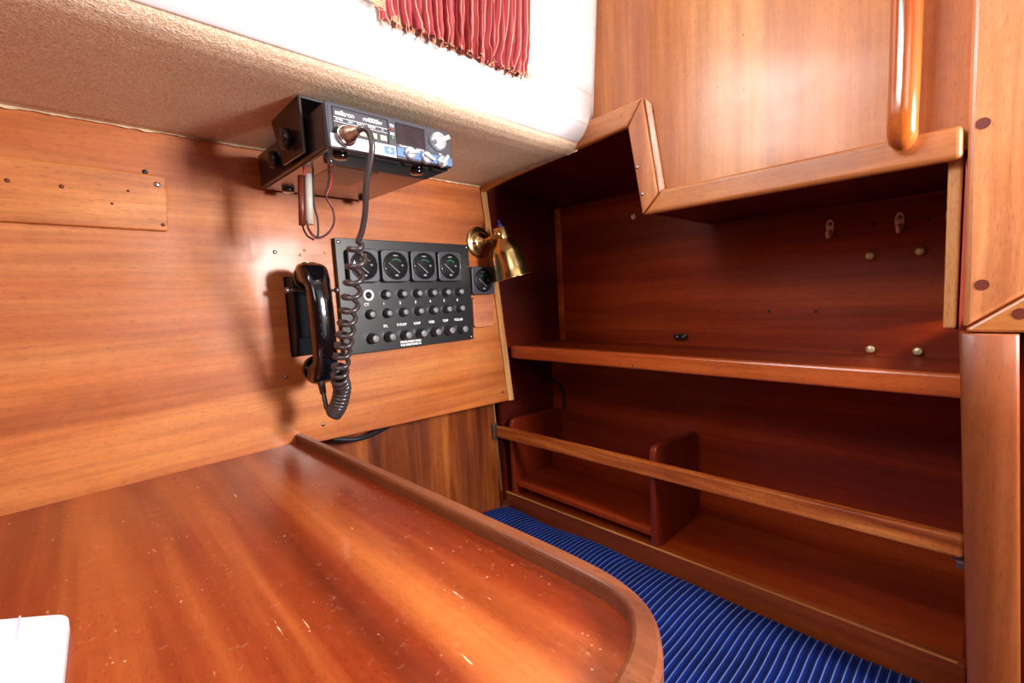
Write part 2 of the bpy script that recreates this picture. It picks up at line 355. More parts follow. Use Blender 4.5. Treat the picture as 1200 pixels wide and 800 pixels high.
# bulkhead behind the column, reaching right (doorway) and the sole / roof
struct(MB().box(-1.8, 1.2, -1.3, 1.1, -1.27, -1.25).build('floor', 'floor'))
struct(MB().box(-1.62, 1.3, -1.3, 0.60, 1.0, 1.03).build('ceiling_cabin', 'off'))
struct(MB().box(-1.62, -1.6, -1.3, 1.1, -1.25, 1.0).build('wall_aft', 'dark'))
struct(MB().box(-1.62, 0.15, -1.32, -1.3, -1.25, 1.0).build('wall_starboard', 'dark'))
struct(MB().box(0.15, 1.3, -1.32, -1.3, -1.25, -0.3).build('wall_starboard', 'dark'))
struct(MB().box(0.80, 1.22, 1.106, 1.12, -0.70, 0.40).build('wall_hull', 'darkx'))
struct(MB().box(1.22, 1.24, -1.3, 1.12, -1.25, 1.0).build('wall_forward', 'dark'))

# headliner: soffit, rolled edge, gloss strip, upper cabin side with the window
JX0, JX1, JX2 = -1.6, 0.864, 0.8795
def soff(u, v):
    x = JX0 + (JX1 - JX0) * u
    prof = [(1.002, 0.3195), (0.90, 0.322), (0.80, 0.3235), (0.71, 0.3245), (0.680, 0.326), (0.664, 0.330), (0.655, 0.337), (0.652, 0.345)]
    t = v * (len(prof) - 1); i = min(int(t), len(prof) - 2); f = t - i
    return (x, prof[i][0] * (1 - f) + prof[i + 1][0] * f + 0.0025 * noise.noise((x * 3, 0, 0)) , prof[i][1] * (1 - f) + prof[i + 1][1] * f + 0.002 * noise.noise((x * 4, prof[i][0] * 4, 1)))
m = MB(); m.quadgrid(soff, 60, 28); sof = struct(m.build('ceiling', 'lining', solid=0.004))
m = MB()
def jag(u, v):
    x = JX0 + (0.885 - JX0) * u; return (x, 0.9985 - 0.004 * v, 0.3185 - 0.0005 - v * (0.0036 + 0.006 * max(0, noise.noise((x * 38, 3, 0))) + 0.002 * noise.noise((x * 110, 1, 0))))
m.quadgrid(jag, 500, 1); m.build('ragged_edge', 'foam', sof)
m = MB()
def jag2(u, v):   # lining edge where it meets the cabinet trim
    y = 0.995 - 0.345 * u; return (0.8615 - 0.0015 * v, y, 0.321 + 0.005 * u + 0.002 - v * (0.005 + 0.003 * noise.noise((y * 60, 2, 0))))
m.quadgrid(jag2, 120, 1); m.build('ragged_edge', 'foam', sof)
m = MB()
def strip(u, v):
    x = JX0 + (JX1 - JX0) * u; p = [(0.652, 0.343), (0.646, 0.346), (0.638, 0.352), (0.630, 0.360), (0.6235, 0.369), (0.622, 0.374)]
    t = v * 5; i = min(int(t), 4); f = t - i
    return (x, p[i][0] * (1 - f) + p[i + 1][0] * f, p[i][1] * (1 - f) + p[i + 1][1] * f)
m.quadgrid(strip, 30, 10); struct(m.build('trim_2', 'vinyl', solid=0.003))
def cy(z): return 0.622 - (z - 0.37) * 0.085
WX0, WX1, WZ0, WZ1 = -0.55, 0.60, 0.436, 0.80
m = MB()
for (x0, x1, z0, z1) in ((JX0, JX2, 0.372, WZ0), (JX0, WX0, WZ0, WZ1), (WX1, JX2, WZ0, WZ1), (JX0, JX2, WZ1, 1.0)):
    def cs(u, v, x0=x0, x1=x1, z0=z0, z1=z1):
        x = x0 + (x1 - x0) * u; z = z0 + (z1 - z0) * v; return (x, cy(z) + 0.0012 * noise.noise((x * 9, z * 9, 2)), z)
    m.quadgrid(cs, 24, 10)
up = struct(m.build('wall_upper_left', 'lining_w', solid=0.006))
m = MB(); m.tube([(0.09, cy(0.385) - 0.003, 0.374), (-0.1, cy(0.385) - 0.003, 0.374), (-0.5, cy(0.385) - 0.003, 0.374)], 0.0015, 6); m.build('seam', 'fringe', up)
win = struct(MB().box(WX0, WX1, cy(0.6) + 0.012, cy(0.6) + 0.016, WZ0 - 0.01, WZ1 + 0.01).build('window_1', 'glass'))
m = MB(); t_ = 0.012
for (x0, x1, z0, z1) in ((WX0 - t_, WX1 + t_, WZ0 - t_, WZ0 + 0.004), (WX0 - t_, WX1 + t_, WZ1 - 0.004, WZ1 + t_), (WX0 - t_, WX0 + 0.004, WZ0, WZ1), (WX1 - 0.004, WX1 + t_, WZ0, WZ1)):
    m.poly_prism([(cy(z0) - 0.008, z0), (cy(z1) - 0.008, z1), (cy(z1) + 0.012, z1), (cy(z0) + 0.012, z0)], 'X', x0, x1)
m.build('window_frame', 'alu', win, bevel=0.002)

# ================================================================ OVERHEAD CABINET
cab = thing('overhead_cabinet', (0.88, 0.3, 0.15), 'overhead cabinet with pale orange vertical-grained face and stepped wooden bottom edge', 'cabinet')
MB().poly_prism([(0.018, 0.165), (0.47, 0.170), (0.47, 0.36), (1.0, 0.35), (1.0, 1.0), (0.018, 1.0)], 'X', 0.880, 0.892).build('face_panel', 'face', cab)
MB().poly_prism([(0.018, 0.156), (0.49, 0.160), (0.49, 0.172), (0.018, 0.170)], 'X', 0.89, 1.20).build('bottom_panel', 'darkx', cab)
MB().poly_prism([(0.892, 0.16), (1.20, 0.16), (1.20, 0.297), (0.892, 0.345)], 'Y', 0.476, 0.49).build('side_panel', 'darkx', cab)
a = MB().poly_prism([(0.5205, 0.3385), (0.485, 0.3865), (0.62, 0.382), (1.0, 0.37), (1.0, 0.302), (0.876, 0.3155), (0.70, 0.328)], 'X', 0.862, 0.8798).build('upper_edge_trim', 'trim', cab, bevel=0.005)
a = MB().poly_prism([(0.5195, 0.337), (0.4905, 0.1555), (0.4565, 0.1885), (0.4850, 0.3845)], 'X', 0.861, 0.8798).build('end_trim', 'trimz', cab, bevel=0.003); a['label'] = 'angled end piece with two brass screws'
MB().poly_prism([(0.4840, 0.3850), (0.4560, 0.1895), (0.447, 0.1985), (0.473, 0.3720)], 'X', 0.8655, 0.8797).build('worn_edge', 'worn', cab, bevel=0.004)
lowt = MB().poly_prism([(0.4900, 0.1545), (0.4465, 0.1975), (0.0222, 0.195), (0.0215, 0.151)], 'X', 0.860, 0.8798).build('lower_edge_trim', 'trim', cab, bevel=0.007, segs=4)
for (y_, z_) in ((0.4995, 0.252), (0.4895, 0.196)):
    MB().lathe([(0, 0.0035), (0.0015, 0.0033), (0.002, 0.001)], (0.861, y_, z_), (-1, 0, 0), 12).build('screw', 'chrome', cab)
for (y_, z_) in ((0.60, 0.352), (0.535, 0.366), (0.506, 0.33), (0.40, 0.40), (0.30, 0.34), (0.345, 0.36), (0.30, 0.43)):
    MB().lathe([(0, 0.0012), (0.0006, 0.0011)], (0.862 if z_ < 0.37 and y_ > 0.5 else 0.8801, y_, z_), (-1, 0, 0), 8).build('pin_hole', 'plug', cab)

# pole handle
HX, HY = 0.835, 0.081
m = MB(); path = [(HX, HY, 1.0), (HX, HY, 0.6), (HX, HY, 0.3), (HX, HY + 0.0005, 0.235), (HX + 0.002, HY + 0.001, 0.21), (HX + 0.006, HY + 0.001, 0.196), (HX + 0.014, HY + 0.001, 0.186), (HX + 0.022, HY + 0.001, 0.182)]
m.tube(smooth_path(path, 5), [0.0170] * 20 + [0.0170] * 5 + [0.0168, 0.0167, 0.0165, 0.016, 0.0155] + [0.014, 0.013, 0.012, 0.010, 0.008, 0.005], 24)
pl = m.build('grab_pole', 'pole'); tag(pl, 'round varnished vertical grab pole on the cabinet face, beside the column', 'grab pole')

# column, door sill member, lower post
col = MB().poly_prism([(0.0225, 1.0), (0.0185, 0.2), (0.0145, -0.0745), (-0.05, -0.0215), (-0.05, 1.0)], 'X', 0.862, 0.905).build('door_frame', 'trimz', origin=(0.88, -0.02, -0.08), bevel=0.006, segs=3)
tag(col, 'light wooden frame post at right with dark round plugs and mitred corner', 'door frame')
MB().poly_prism([(0.0135, -0.0765), (-0.05, -0.0240), (-0.60, -0.024), (-0.60, -0.0795), (0.008, -0.0795)], 'X', 0.863, 0.905).build('sill_member', 'trim', col, bevel=0.004)
for (y_, z_, x_) in ((0.005, 0.190, 0.8621), (-0.001, -0.0165, 0.8621), (-0.036, -0.055, 0.8631)):
    MB().lathe([(0, 0.0072), (0.0004, 0.0072)], (x_, y_, z_), (-1, 0, 0), 20).build('wood_plug', 'plug', col)
def postf(zz, i, n):
    yl = 0.0185 - (0.0245) * (-(zz + 0.081) / 0.51); yr = -0.0365 - 0.0195 * (-(zz + 0.081) / 0.48); t = i / n
    return yl + (yr - yl) * t, 0.862 - 0.0045 * (1 - (2 * t - 1) ** 2) ** 0.75
m = MB(); rg = []
for zz in (-1.25, -0.9, -0.62, -0.4, -0.2, -0.0835, -0.0812):
    sh = 0.0015 if zz > -0.082 else 0
    r_ = [(postf(zz, i, 14)[1] + sh, postf(zz, i, 14)[0], zz) for i in range(15)]
    r_ += [(0.904, r_[-1][1], zz), (0.904, r_[0][1], zz)]; rg.append(r_)
m.rings(rg); po = m.build('wooden_post', 'post'); tag(po, 'brown vertical post with a bowed front below the door frame', 'post')
struct(MB().box(0.893, 0.905, -0.75, -0.03, -1.25, -0.082).build('wall_front', 'darkx'))

# ================================================================ SHELVES IN THE ALCOVE
sh = thing('shelf', (0.95, 0.5, -0.19), 'long dark mahogany upper shelf with a lighter front edge across the alcove', 'shelf')
MB().poly_prism([(-0.005, -0.160), (1.0045, -0.156), (1.0045, -0.176), (-0.005, -0.178)], 'X', 0.972, 1.20).build('board', 'dark', sh)
MB().poly_prism([(0.002, -0.1535), (1.0, -0.1485), (1.0, -0.187), (0.002, -0.189)], 'X', 0.948, 0.972).build('front_edge', 'shelf', sh, bevel=0.004)
for (y_, z_) in ((0.612, -0.178), (0.575, -0.178)):
    MB().lathe([(0, 0.0018), (0.0006, 0.0016)], (0.9478, y_, z_), (-1, 0, 0), 8).build('nail_hole', 'cable', sh)
rl = thing('fiddle_rail', (0.95, 0.5, -0.45), 'narrow wooden rail spanning the lower alcove between metal clips', 'rail')
MB().poly_prism([(0.004, -0.402), (1.078, -0.413), (1.078, -0.450), (0.004, -0.437)], 'X', 0.938, 0.956).build('bar', 'rail', rl, bevel=0.004)
m = MB(); m.box(0.930, 0.960, -0.005, 0.012, -0.450, -0.4385); m.box(0.9565, 0.962, -0.005, 0.016, -0.45, -0.405); m.build('metal_clip', 'steel', rl, bevel=0.001)
m = MB(); m.box(0.9285, 0.958, 1.078, 1.089, -0.455, -0.405); m.build('metal_clip', 'steel', rl, bevel=0.001)
fd = MB().poly_prism([(-0.0055, -0.617), (1.085, -0.632), (1.085, -0.705), (-0.0055, -0.70)], 'X', 0.948, 0.968).build('berth_edge_board', 'boardface', bevel=0.003)
MB().poly_prism([(0.004, -0.6160), (1.083, -0.6310), (1.083, -0.6345), (0.004, -0.6195)], 'X', 0.9472, 0.9535).build('worn_edge', 'trim', fd, bevel=0.0015)
tag(fd, 'low worn wooden board between blue cushion and alcove floor', 'board')
def divider(y0, y1, zt0, zt1, zb, xb, label):
    pts = [(0.953, zb), (0.953, zt0 - 0.022), (0.956, zt0 - 0.010), (0.963, zt0 - 0.003), (0.975, zt0), (xb, zt1), (xb, zb)]
    o = MB().poly_prism(pts, 'Y', y0, y1).build('shelf_divider', 'darkv', bevel=0.003, segs=3); tag(o, label, 'divider', 'upright dividers in the lower alcove')
divider(0.526, 0.541, -0.374, -0.392, -0.631, 1.185, 'upright divider board with rounded front corner, middle of the lower alcove')
divider(1.018, 1.033, -0.386, -0.396, -0.638, 1.195, 'upright divider board at the far left end of the lower alcove')
ty = thing('book_tray', (1.03, 0.78, -0.62), 'dark raised wooden tray with low backboard, between the two dividers', 'tray')
MB().poly_prism([(0.963, -0.607), (0.963, -0.592), (0.970, -0.586), (1.15, -0.590), (1.15, -0.607)], 'Y', 0.5415, 1.0175).build('base_board', 'dark', ty, bevel=0.003)
MB().poly_prism([(1.134, -0.5895), (1.138, -0.535), (1.152, -0.535), (1.152, -0.5895)], 'Y', 0.5415, 1.0175).build('backboard', 'dark', ty, bevel=0.002)
MB().box(1.0, 1.012, 0.56, 0.575, -0.6325, -0.607).build('foot', 'dark', ty)
MB().box(1.0, 1.012, 0.99, 1.005, -0.6385, -0.607).build('foot', 'dark', ty)
m = MB(); m.tube(smooth_path([(1.10, 1.047, -0.22), (1.12, 1.045, -0.262), (1.16, 1.03, -0.285), (1.19, 1.008, -0.32), (1.193, 1.0, -0.40)], 8), 0.004, 8)
m2 = m.build('cable', 'cable'); tag(m2, 'dark cable curving down the far left corner of the lower alcove', 'cable')

# hooks, bolts, connector on the alcove back wall
def hook(y, z, label):
    t = thing('coat_hook', (1.20, y, z), label, 'hook', 'small metal hooks on the alcove back wall')
    m = MB(); pts = []
    for i in range(20):
        a_ = 2 * pi * i / 20; w = 0.0095 - 0.0030 * (1 - sin(a_)) / 2 * 1.4
        pts.append((y + w * cos(a_), z + 0.020 * sin(a_)))
    m.poly_prism(pts, 'X', 1.1995, 1.196).build('back_plate', 'hook', t, bevel=0.001)
    m = MB(); m.tube(smooth_path([(1.197, y, z - 0.006), (1.188, y, z - 0.013), (1.180, y, z - 0.019), (1.176, y, z - 0.014), (1.175, y, z - 0.007)], 5), [0.004] * 10 + [0.0042] * 8 + [0.0046] * 2 + [0.003], 10); m.build('hook_arm', 'hook', t)
    MB().lathe([(0, 0.0042), (0.002, 0.0036), (0.0024, 0.001)], (1.196, y, z + 0.009), (-1, 0, 0), 12).build('screw', 'steel', t)
hook(0.232, 0.112, 'small metal hook on the alcove back wall, leftmost of the row')
hook(0.1165, 0.108, 'small metal hook on the alcove back wall, second from the left')
hook(0.031 + 0.012, 0.106, 'small metal hook half hidden beside the right frame post')
for (y_, z_, lb) in ((0.161, 0.046, 'brass bolt head on the alcove back wall, upper left of four'), (0.0845, 0.047, 'brass bolt head on the alcove back wall, upper right of four'),
                     (0.157, -0.1485, 'brass bolt head just above the shelf, left of the lower pair'), (0.0825, -0.1495, 'brass bolt head just above the shelf, right of the lower pair')):
    o = MB().lathe([(0, 0.0062), (0.004, 0.0066), (0.006, 0.0078), (0.010, 0.0076), (0.0115, 0.006), (0.012, 0.001)], (1.1995, y_, z_), (-1, 0, 0), 18).build('bolt', 'brassbolt')
    tag(o, lb, 'bolt', 'bolt heads on the alcove back wall')
t = thing('cable_grommet', (1.20, 0.572, -0.13), 'small black oval fitting on the back wall above the shelf', 'fitting')
m = MB(); m.rbox('X', 1.1995, 1.189, 0.553, 0.591, -0.1415, -0.1255, 0.0078, 6); m.build('body', 'black', t, bevel=0.002)
for y_ in (0.563, 0.581): MB().lathe([(0, 0.0038), (0.001, 0.0036), (0.0013, 0.001)], (1.189, y_, -0.1335), (-1, 0, 0), 12).build('screw', 'steel', t)

# ================================================================ TABLE
tb = thing('chart_table', (0.0, 0.55, -0.30), 'reddish mahogany chart table with raised rounded wooden edge, worn near the front', 'table')
inner = [(0.306, 0.998), (0.3155, 0.62), (0.322, 0.30), (0.3215, 0.235), (0.3165, 0.212), (0.309, 0.198), (0.290, 0.183), (0.262, 0.172), (0.20, 0.160), (-0.1, 0.13), (-0.8, 0.10)]
outer = [(0.3195, 0.998), (0.333, 0.62), (0.3415, 0.30), (0.340, 0.245), (0.333, 0.210), (0.320, 0.183), (0.299, 0.163), (0.265, 0.145), (0.20, 0.132), (-0.1, 0.10), (-0.8, 0.07)]
def densify(p, n=6):
    q = smooth_path([(a_[0], a_[1], 0) for a_ in p[2:9]], n); return [p[0], p[1]] + [(v.x, v.y) for v in q] + p[9:]
IN, OUT = densify(inner), densify(outer)
MB().poly_prism([(-0.8, 0.998)] + [((a_[0] + b_[0]) / 2, (a_[1] + b_[1]) / 2) for a_, b_ in zip(IN, OUT)], 'Z', -0.309, -0.283).build('tabletop', 'table', tb)
m = MB(); rg = []
for a_, b_ in zip(IN, OUT):
    dx, dy = b_[0] - a_[0], b_[1] - a_[1]
    prof = [(0, -0.2835), (0, -0.2692), (0.06, -0.2668), (0.16, -0.2655), (0.84, -0.2655), (0.94, -0.2668), (1, -0.2695), (1, -0.312), (0.94, -0.314), (0.3, -0.314), (0.3, -0.2835)]
    rg.append([(a_[0] + dx * u, a_[1] + dy * u, z) for u, z in prof])
vs_ = [[m.bm.verts.new(p) for p in r] for r in rg]
for i in range(len(vs_) - 1):
    for j in range(len(vs_[0])): m.bm.faces.new((vs_[i][j], vs_[i][(j + 1) % 11], vs_[i + 1][(j + 1) % 11], vs_[i + 1][j]))
m.bm.faces.new(vs_[0]); m.bm.faces.new(vs_[-1])
fo = m.build('raised_edge', 'fiddle', tb)
for f in fo.data.polygons: f.use_smooth = False
MB().poly_prism([(-0.8, 0.99), (0.29, 0.99), (0.30, 0.25), (0.25, 0.20), (-0.8, 0.16)], 'Z', -0.40, -0.31).build('drawer_box', 'dark', tb)
MB().box(-0.8, -0.05, 0.25, 0.97, -1.25, -0.40).build('pedestal', 'dark', tb)
# booklet on the table
bo = thing('booklet', (-0.08, 0.55, -0.283), 'white booklet with rounded corner on the table, bottom left', 'booklet')
def bquad(zz): return None
import itertools
bc = [(-0.0345, 0.583), (-0.1266, 0.6623), (-0.25, 0.52), (-0.1, 0.30), (-0.0405, 0.38)]     # outline on the table
def rounded(pts, r, n=6):
    out = []; N = len(pts)
    for i in range(N):
        p = Vector(pts[i]); a_ = (Vector(pts[i - 1]) - p).normalized(); b_ = (Vector(pts[(i + 1) % N]) - p).normalized()
        p0, p1 = p + a_ * r, p + b_ * r
        for j in range(n + 1):
            t_ = j / n; q = (1 - t_) ** 2 * p0 + 2 * t_ * (1 - t_) * p + t_ ** 2 * p1; out.append((q.x, q.y))
    return out
MB().poly_prism(rounded(bc, 0.014), 'Z', -0.2828, -0.2745).build('pages', 'paper', bo, bevel=0.001)
MB().poly_prism(rounded(bc, 0.014), 'Z', -0.2743, -0.2728).build('cover', 'paper', bo, bevel=0.0006)
MB().poly_prism([(-0.0689, 0.6148), (-0.0673, 0.6148), (-0.0665, 0.5676), (-0.0682, 0.5688)], 'Z', -0.2728, -0.2725).build('printed_line', 'crease', bo)

# ================================================================ CUSHION
m = MB()
CX0, CX1, CY0, CY1 = 0.30, 0.9465, 0.021, 1.075
NY = int((CY1 - CY0) / PITCH * 8); NX = 46
def cush(u, v):
    x = CX0 + (CX1 - CX0) * u; y = CY0 + (CY1 - CY0) * v
    e = min(1, (CX1 - x) / 0.10); ey = min(1, (CY1 - y) / 0.09); ew = min(1, (x - CX0) / 0.08)
    drop = 0.020 * (1 - math.sqrt(max(0, 1 - (1 - e) ** 2))) + 0.034 * (1 - math.sqrt(max(0, 1 - (1 - ey) ** 2))) + 0.02 * (1 - math.sqrt(max(0, 1 - (1 - ew) ** 2)))
    yy = y + 0.008 * noise.noise((x * 9, y * 7, 0)) * (1 - abs(2 * v - 1)) + 0.012 * max(0, (x - 0.86)) * -1
    sw = 0.008 * noise.noise((x * 4, y * 5, 3)) - 0.010 * math.exp(-((y - 0.86) / 0.10) ** 2)
    ph = (y / PITCH) % 1.0
    wv = (0.5 - 0.5 * cos(2 * pi * ph)) ** 0.8
    return (x, yy, -0.658 - drop + sw + 0.0034 * wv), wv
gw = []
g = []
for i in range(NX + 1):
    row = []
    for j in range(NY + 1):
        p, wv = cush(i / NX, j / NY); row.append(m.bm.verts.new(p)); gw.append(wv)
    g.append(row)
for i in range(NX):
    for j in range(NY): m.bm.faces.new((g[i][j], g[i + 1][j], g[i + 1][j + 1], g[i][j + 1]))
# sides down to the bunk
def skirt(rw):
    lo = [m.bm.verts.new((v.co.x, v.co.y, -0.76)) for v in rw]; gw.extend([0.5] * len(lo))
    for i in range(len(rw) - 1): m.bm.faces.new((rw[i], rw[i + 1], lo[i + 1], lo[i]))
skirt([r[-1] for r in g]); skirt([r[0] for r in g]); skirt(g[0]); skirt(g[-1])
m.smooth = True
cu = m.build('seat_cushion', 'cord_blue'); tag(cu, 'long blue corduroy seat cushion with fine pale ribs beside the table', 'cushion')
at = cu.data.attributes.new('wale', 'FLOAT', 'POINT'); at.data.foreach_set('value', gw)
struct(MB().box(0.30, 0.846, -0.20, 1.089, -1.25, -0.762).build('trim_3', 'dark')); struct(MB().box(0.846, 0.947, 0.022, 1.089, -1.25, -0.762).build('trim_3', 'dark'))

# ================================================================ CURTAIN
def crt(u, v):
    x = 0.350 + 0.300 * u; zt = 1.0; zb = 0.4055 - 0.002 * (1 - u) + 0.003 * noise.noise((x * 40, 0, 0)); z = zb + (0.80 - zb) * v
    dn = math.exp(-((z - zb) / 0.045)); a_ = 0.0065 + 0.003 * dn
    ph = x * 2 * pi * 46 + 2.2 * noise.noise((x * 14, z * 6, 0)) + 1.8 * dn * noise.noise((x * 50, z * 30, 5))
    pinch = (u - 0.5) * -0.018 * math.exp(-((z - zb) / 0.03) ** 2)
    return (x + pinch + 0.003 * cos(ph * 0.9) + dn * 0.003 * noise.noise((x * 60, z * 60, 4)), cy(z) - 0.017 + a_ * sin(ph) + 0.004 * dn * noise.noise((x * 70, z * 70, 9)), z)
m = MB(); NU, NV = 300, 90
g = m.quadgrid(crt, NU, NV); al = [i / NU for i in range(NU + 1) for j in range(NV + 1)]
ct = thing('curtain', (0.51, 0.60, 0.41), 'short red curtain with cream stripes and a gathered frayed hem', 'curtain')
cl = m.build('cloth', 'curtain', ct, solid=0.0012)
at = cl.data.attributes.new('along', 'FLOAT', 'POINT'); at.data.foreach_set('value', al)
m = MB()
for i in range(150):
    u = random.random(); x, y, z = crt(u, 0.0); L = random.uniform(0.003, 0.010) * (1.5 if u < 0.3 else 0.7)
    m.tube([(x, y, z + 0.004), (x - 0.002 + random.uniform(-.003, .003), y - 0.003, z - L * 0.5), (x - 0.004 + random.uniform(-.006, .006), y - 0.004 - random.uniform(0, .004), z - L)], 0.0005, 4)
for i in range(26):      # loose threads at the left corner
    z0 = 0.418 + random.uniform(-0.006, 0.010); m.tube([(0.360, 0.598, z0), (0.350, 0.597, z0 + random.uniform(-.003, .004)), (0.333 + random.uniform(-.006, .008), 0.597, z0 + random.uniform(-.004, .006))], 0.0005, 4)
o = m.build('fringe', 'fringe', ct); o['kind'] = 'stuff'
m = MB(); m.tube(smooth_path([(0.650, 0.604, 0.425), (0.652, 0.600, 0.412), (0.650, 0.597, 0.404)], 4), 0.003, 8); m.tube(smooth_path([(0.650, 0.600, 0.420), (0.662, 0.598, 0.411), (0.672, 0.598, 0.414)], 4), 0.0025, 8); m.build('tie_cord', 'foam', ct)
rod = MB().tube([(0.3, cy(0.8) - 0.017, 0.80), (0.72, cy(0.8) - 0.017, 0.80)], 0.006, 12).build('curtain_rod', 'alu'); tag(rod, 'thin metal rod carrying the red curtain, above the frame of view', 'rod')

# ================================================================ WALL FITTINGS
def wscrew(parent, x, z, y=1.0, r=0.0042, mat='steel', name='screw'):
    o = MB().lathe([(0, r), (0.0012, r * 0.95), (0.002, r * 0.5), (0.0021, 0.0005)], (x, y, z), (0, -1, 0), 14).build(name, mat, parent)
    return o
for (x, z) in ((0.303, 0.1165), (0.366, -0.258), (0.905, -0.285), (0.30, -0.14)): wscrew(wl, x, z)
for (x, z) in ((0.2185, 0.228), (0.362, 0.122), (0.405, 0.118), (0.352, 0.112)): wscrew(wl, x, z, 1.0, 0.003, 'edge', 'filled_hole')
bt = thing('batten_board', (0.0, 1.0, 0.15), 'orange wooden board screwed flat on the wall at the upper left', 'board')
MB().poly_prism([(-1.2, 0.262), (0.137, 0.2405), (0.1305, 0.1465), (-1.2, 0.160)], 'Y', 0.989, 0.9995).build('board', 'batten', bt, bevel=0.0025)
for (x, z, r_, mt) in ((0.1225, 0.2245, 0.0048, 'chrome'), (-0.052, 0.2075, 0.003, 'plug'), (0.004, 0.206, 0.003, 'plug'), (0.083, 0.209, 0.002, 'plug'), (0.0605, 0.186, 0.002, 'plug'), (0.124, 0.1565, 0.003, 'plug')):
    wscrew(bt, x, z, 0.989, r_, mt, 'screw' if mt == 'chrome' else 'screw_hole')
wscrew(wl, 0.1095, 0.246, 1.0, 0.004, 'cable', 'old_screw_hole')

# instrument panel -------------------------------------------------
ip = thing('instrument_panel', (0.61, 1.0, -0.11), 'black switch panel with square gauges and rows of knobs on the wooden wall', 'instrument panel')
MB().box(0.4225, 0.7965, 0.9865, 0.9995, -0.111, 0.150).build('face_plate', 'matte', ip, bevel=0.0012)
def gauge(parent, cx, cz, yb, w=0.074, hh=0.076, own=False):
    b = MB().rbox('Y', yb, yb - 0.016, cx - w / 2, cx + w / 2, cz - hh / 2, cz + hh / 2, 0.010, 5).build('gauge' if not own else 'bezel', 'bezel', parent, bevel=0.0025, segs=3)
    sub = b if not own else parent
    y = yb - 0.016
    def mk(mb, n_, mt): return mb.build(n_, mt, sub)
    MB_ = MB().lathe([(0, 0.0295), (0.0006, 0.029), (0.0008, 0.001)], (cx, y, cz), (0, -1, 0), 32); mk(MB_, 'dial', 'dial')
    m = MB(); rg = []
    for i in range(33):
        a_ = 2 * pi * i / 32; rg.append(a_)
    m.rings([[(cx + (r_) * cos(a_), y - d_, cz + (r_) * sin(a_)) for a_ in rg[:-1]] for d_, r_ in ((0.0, 0.0335), (0.003, 0.0325), (0.0035, 0.0310), (0.0008, 0.0292))], cap=False); mk(m, 'rim', 'black')
    m = MB(); n_ = 10
    pts = [(cx + 0.0195 * cos(radians(125 - 85 * i / n_)), cz + 0.0195 * sin(radians(125 - 85 * i / n_)) - 0.002) for i in range(n_ + 1)] + [(cx + 0.0155 * cos(radians(125 - 85 * i / n_)), cz + 0.0155 * sin(radians(125 - 85 * i / n_)) - 0.002) for i in range(n_, -1, -1)]
    m.poly_prism(pts, 'Y', y - 0.0008, y - 0.0012); mk(m, 'green_band', 'green')
    m = MB(); p0 = Vector((cx - 0.019, cz + 0.006)); p1 = Vector((cx + 0.008, cz - 0.017)); d_ = (p1 - p0).normalized(); q = Vector((-d_.y, d_.x)) * 0.0011
    m.poly_prism([tuple(p0 + q * .6), tuple(p1 + q), tuple(p1 - q), tuple(p0 - q * .6)], 'Y', y - 0.0016, y - 0.0024); mk(m, 'needle', 'white')
    m = MB(); m.box(cx - 0.006, cx + 0.006, y - 0.0013, y - 0.0008, cz + 0.0225, cz + 0.0252); m.box(cx - 0.004, cx + 0.004, y - 0.0013, y - 0.0008, cz - 0.025, cz - 0.0205)
    m.box(cx + 0.0145, cx + 0.0195, y - 0.0013, y - 0.0008, cz - 0.001, cz + 0.003); mk(m, 'dial_marks', 'white')
    rg2 = MB().lathe([(0.0030, 0.0305), (0.0034, 0.028), (0.0040, 0.015), (0.0042, 0.0005)], (cx, y, cz), (0, -1, 0), 32); mk(rg2, 'gauge_glass', 'gglass')
for i in range(4): gauge(ip, 0.4795 + 0.0797 * i, 0.089, 0.9865)
GX0, GP = 0.4905, 0.0437
def knob(x, z, r, L, mat, topm, dish):
    y = 0.9865
    o = MB().lathe([(0, r * 1.22), (0.003, r * 1.2), (0.0045, r * 1.02), (L, r * 0.95), (L + 0.0012, r * 0.82), (L + 0.0013, 0.0005)], (x, y, z), (0, -1, 0), 20).build('knob', mat, ip)
    if dish: MB().lathe([(0, r * 0.72), (0.0018, r * 0.62), (0.0008, r * 0.35), (0.0022, 0.001)], (x, y - L - 0.0011, z), (0, -1, 0), 18).build('knob_cap', topm, o)
    else: MB().lathe([(0, r * 0.80), (0.0008, r * 0.7), (0.0009, 0.0005)], (x, y - L - 0.0012, z), (0, -1, 0), 18).build('knob_cap', topm, o)
    return o
for i in range(7):
    x = GX0 + GP * i
    if i == 0:
        o = MB().lathe([(0, 0.0135), (0.003, 0.0130), (0.0034, 0.0085), (0.001, 0.0083), (0.0006, 0.0005)], (x, 0.9865, 0.022), (0, -1, 0), 24).build('socket_ring', 'white', ip)
        MB().lathe([(0.0012, 0.0080), (0.0013, 0.0005)], (x, 0.9865, 0.022), (0, -1, 0), 18).build('socket_hole', 'cable', o)
    else: knob(x, 0.022, 0.0100, 0.014, 'knob', 'knobtop', True)
    knob(x, -0.0225, 0.0100, 0.014, 'knob', 'knobtop', True)
    knob(x, -0.0790, 0.0108, 0.020, 'knob', 'knobtop', False)
for i, s_ in enumerate(['CY', '1', '2', '3', '4', '5', '6']): text(s_, (GX0 - 0.006 + GP * i, 0.9863, 0.0005), 0.0092, 'white', ip, bold=0.0002)
for i, s_ in enumerate(['SYL', 'FY.PUMP', 'KOMP', 'VÄRK', 'TOPP', 'POS.LAN']): text(s_, (GX0 - 0.006 + GP * (i + 1), 0.9863, -0.0530), 0.0088, 'white', ip, squash=0.80, bold=0.0002)
text('FÖRBRUKNING MARIN', (0.594, 0.9863, -0.0965), 0.0072, 'white', ip, squash=0.8, bold=0.0003); text('BOX MARSTRAND 40', (0.594, 0.9863, -0.1040), 0.0072, 'white', ip, squash=0.85, bold=0.0003)
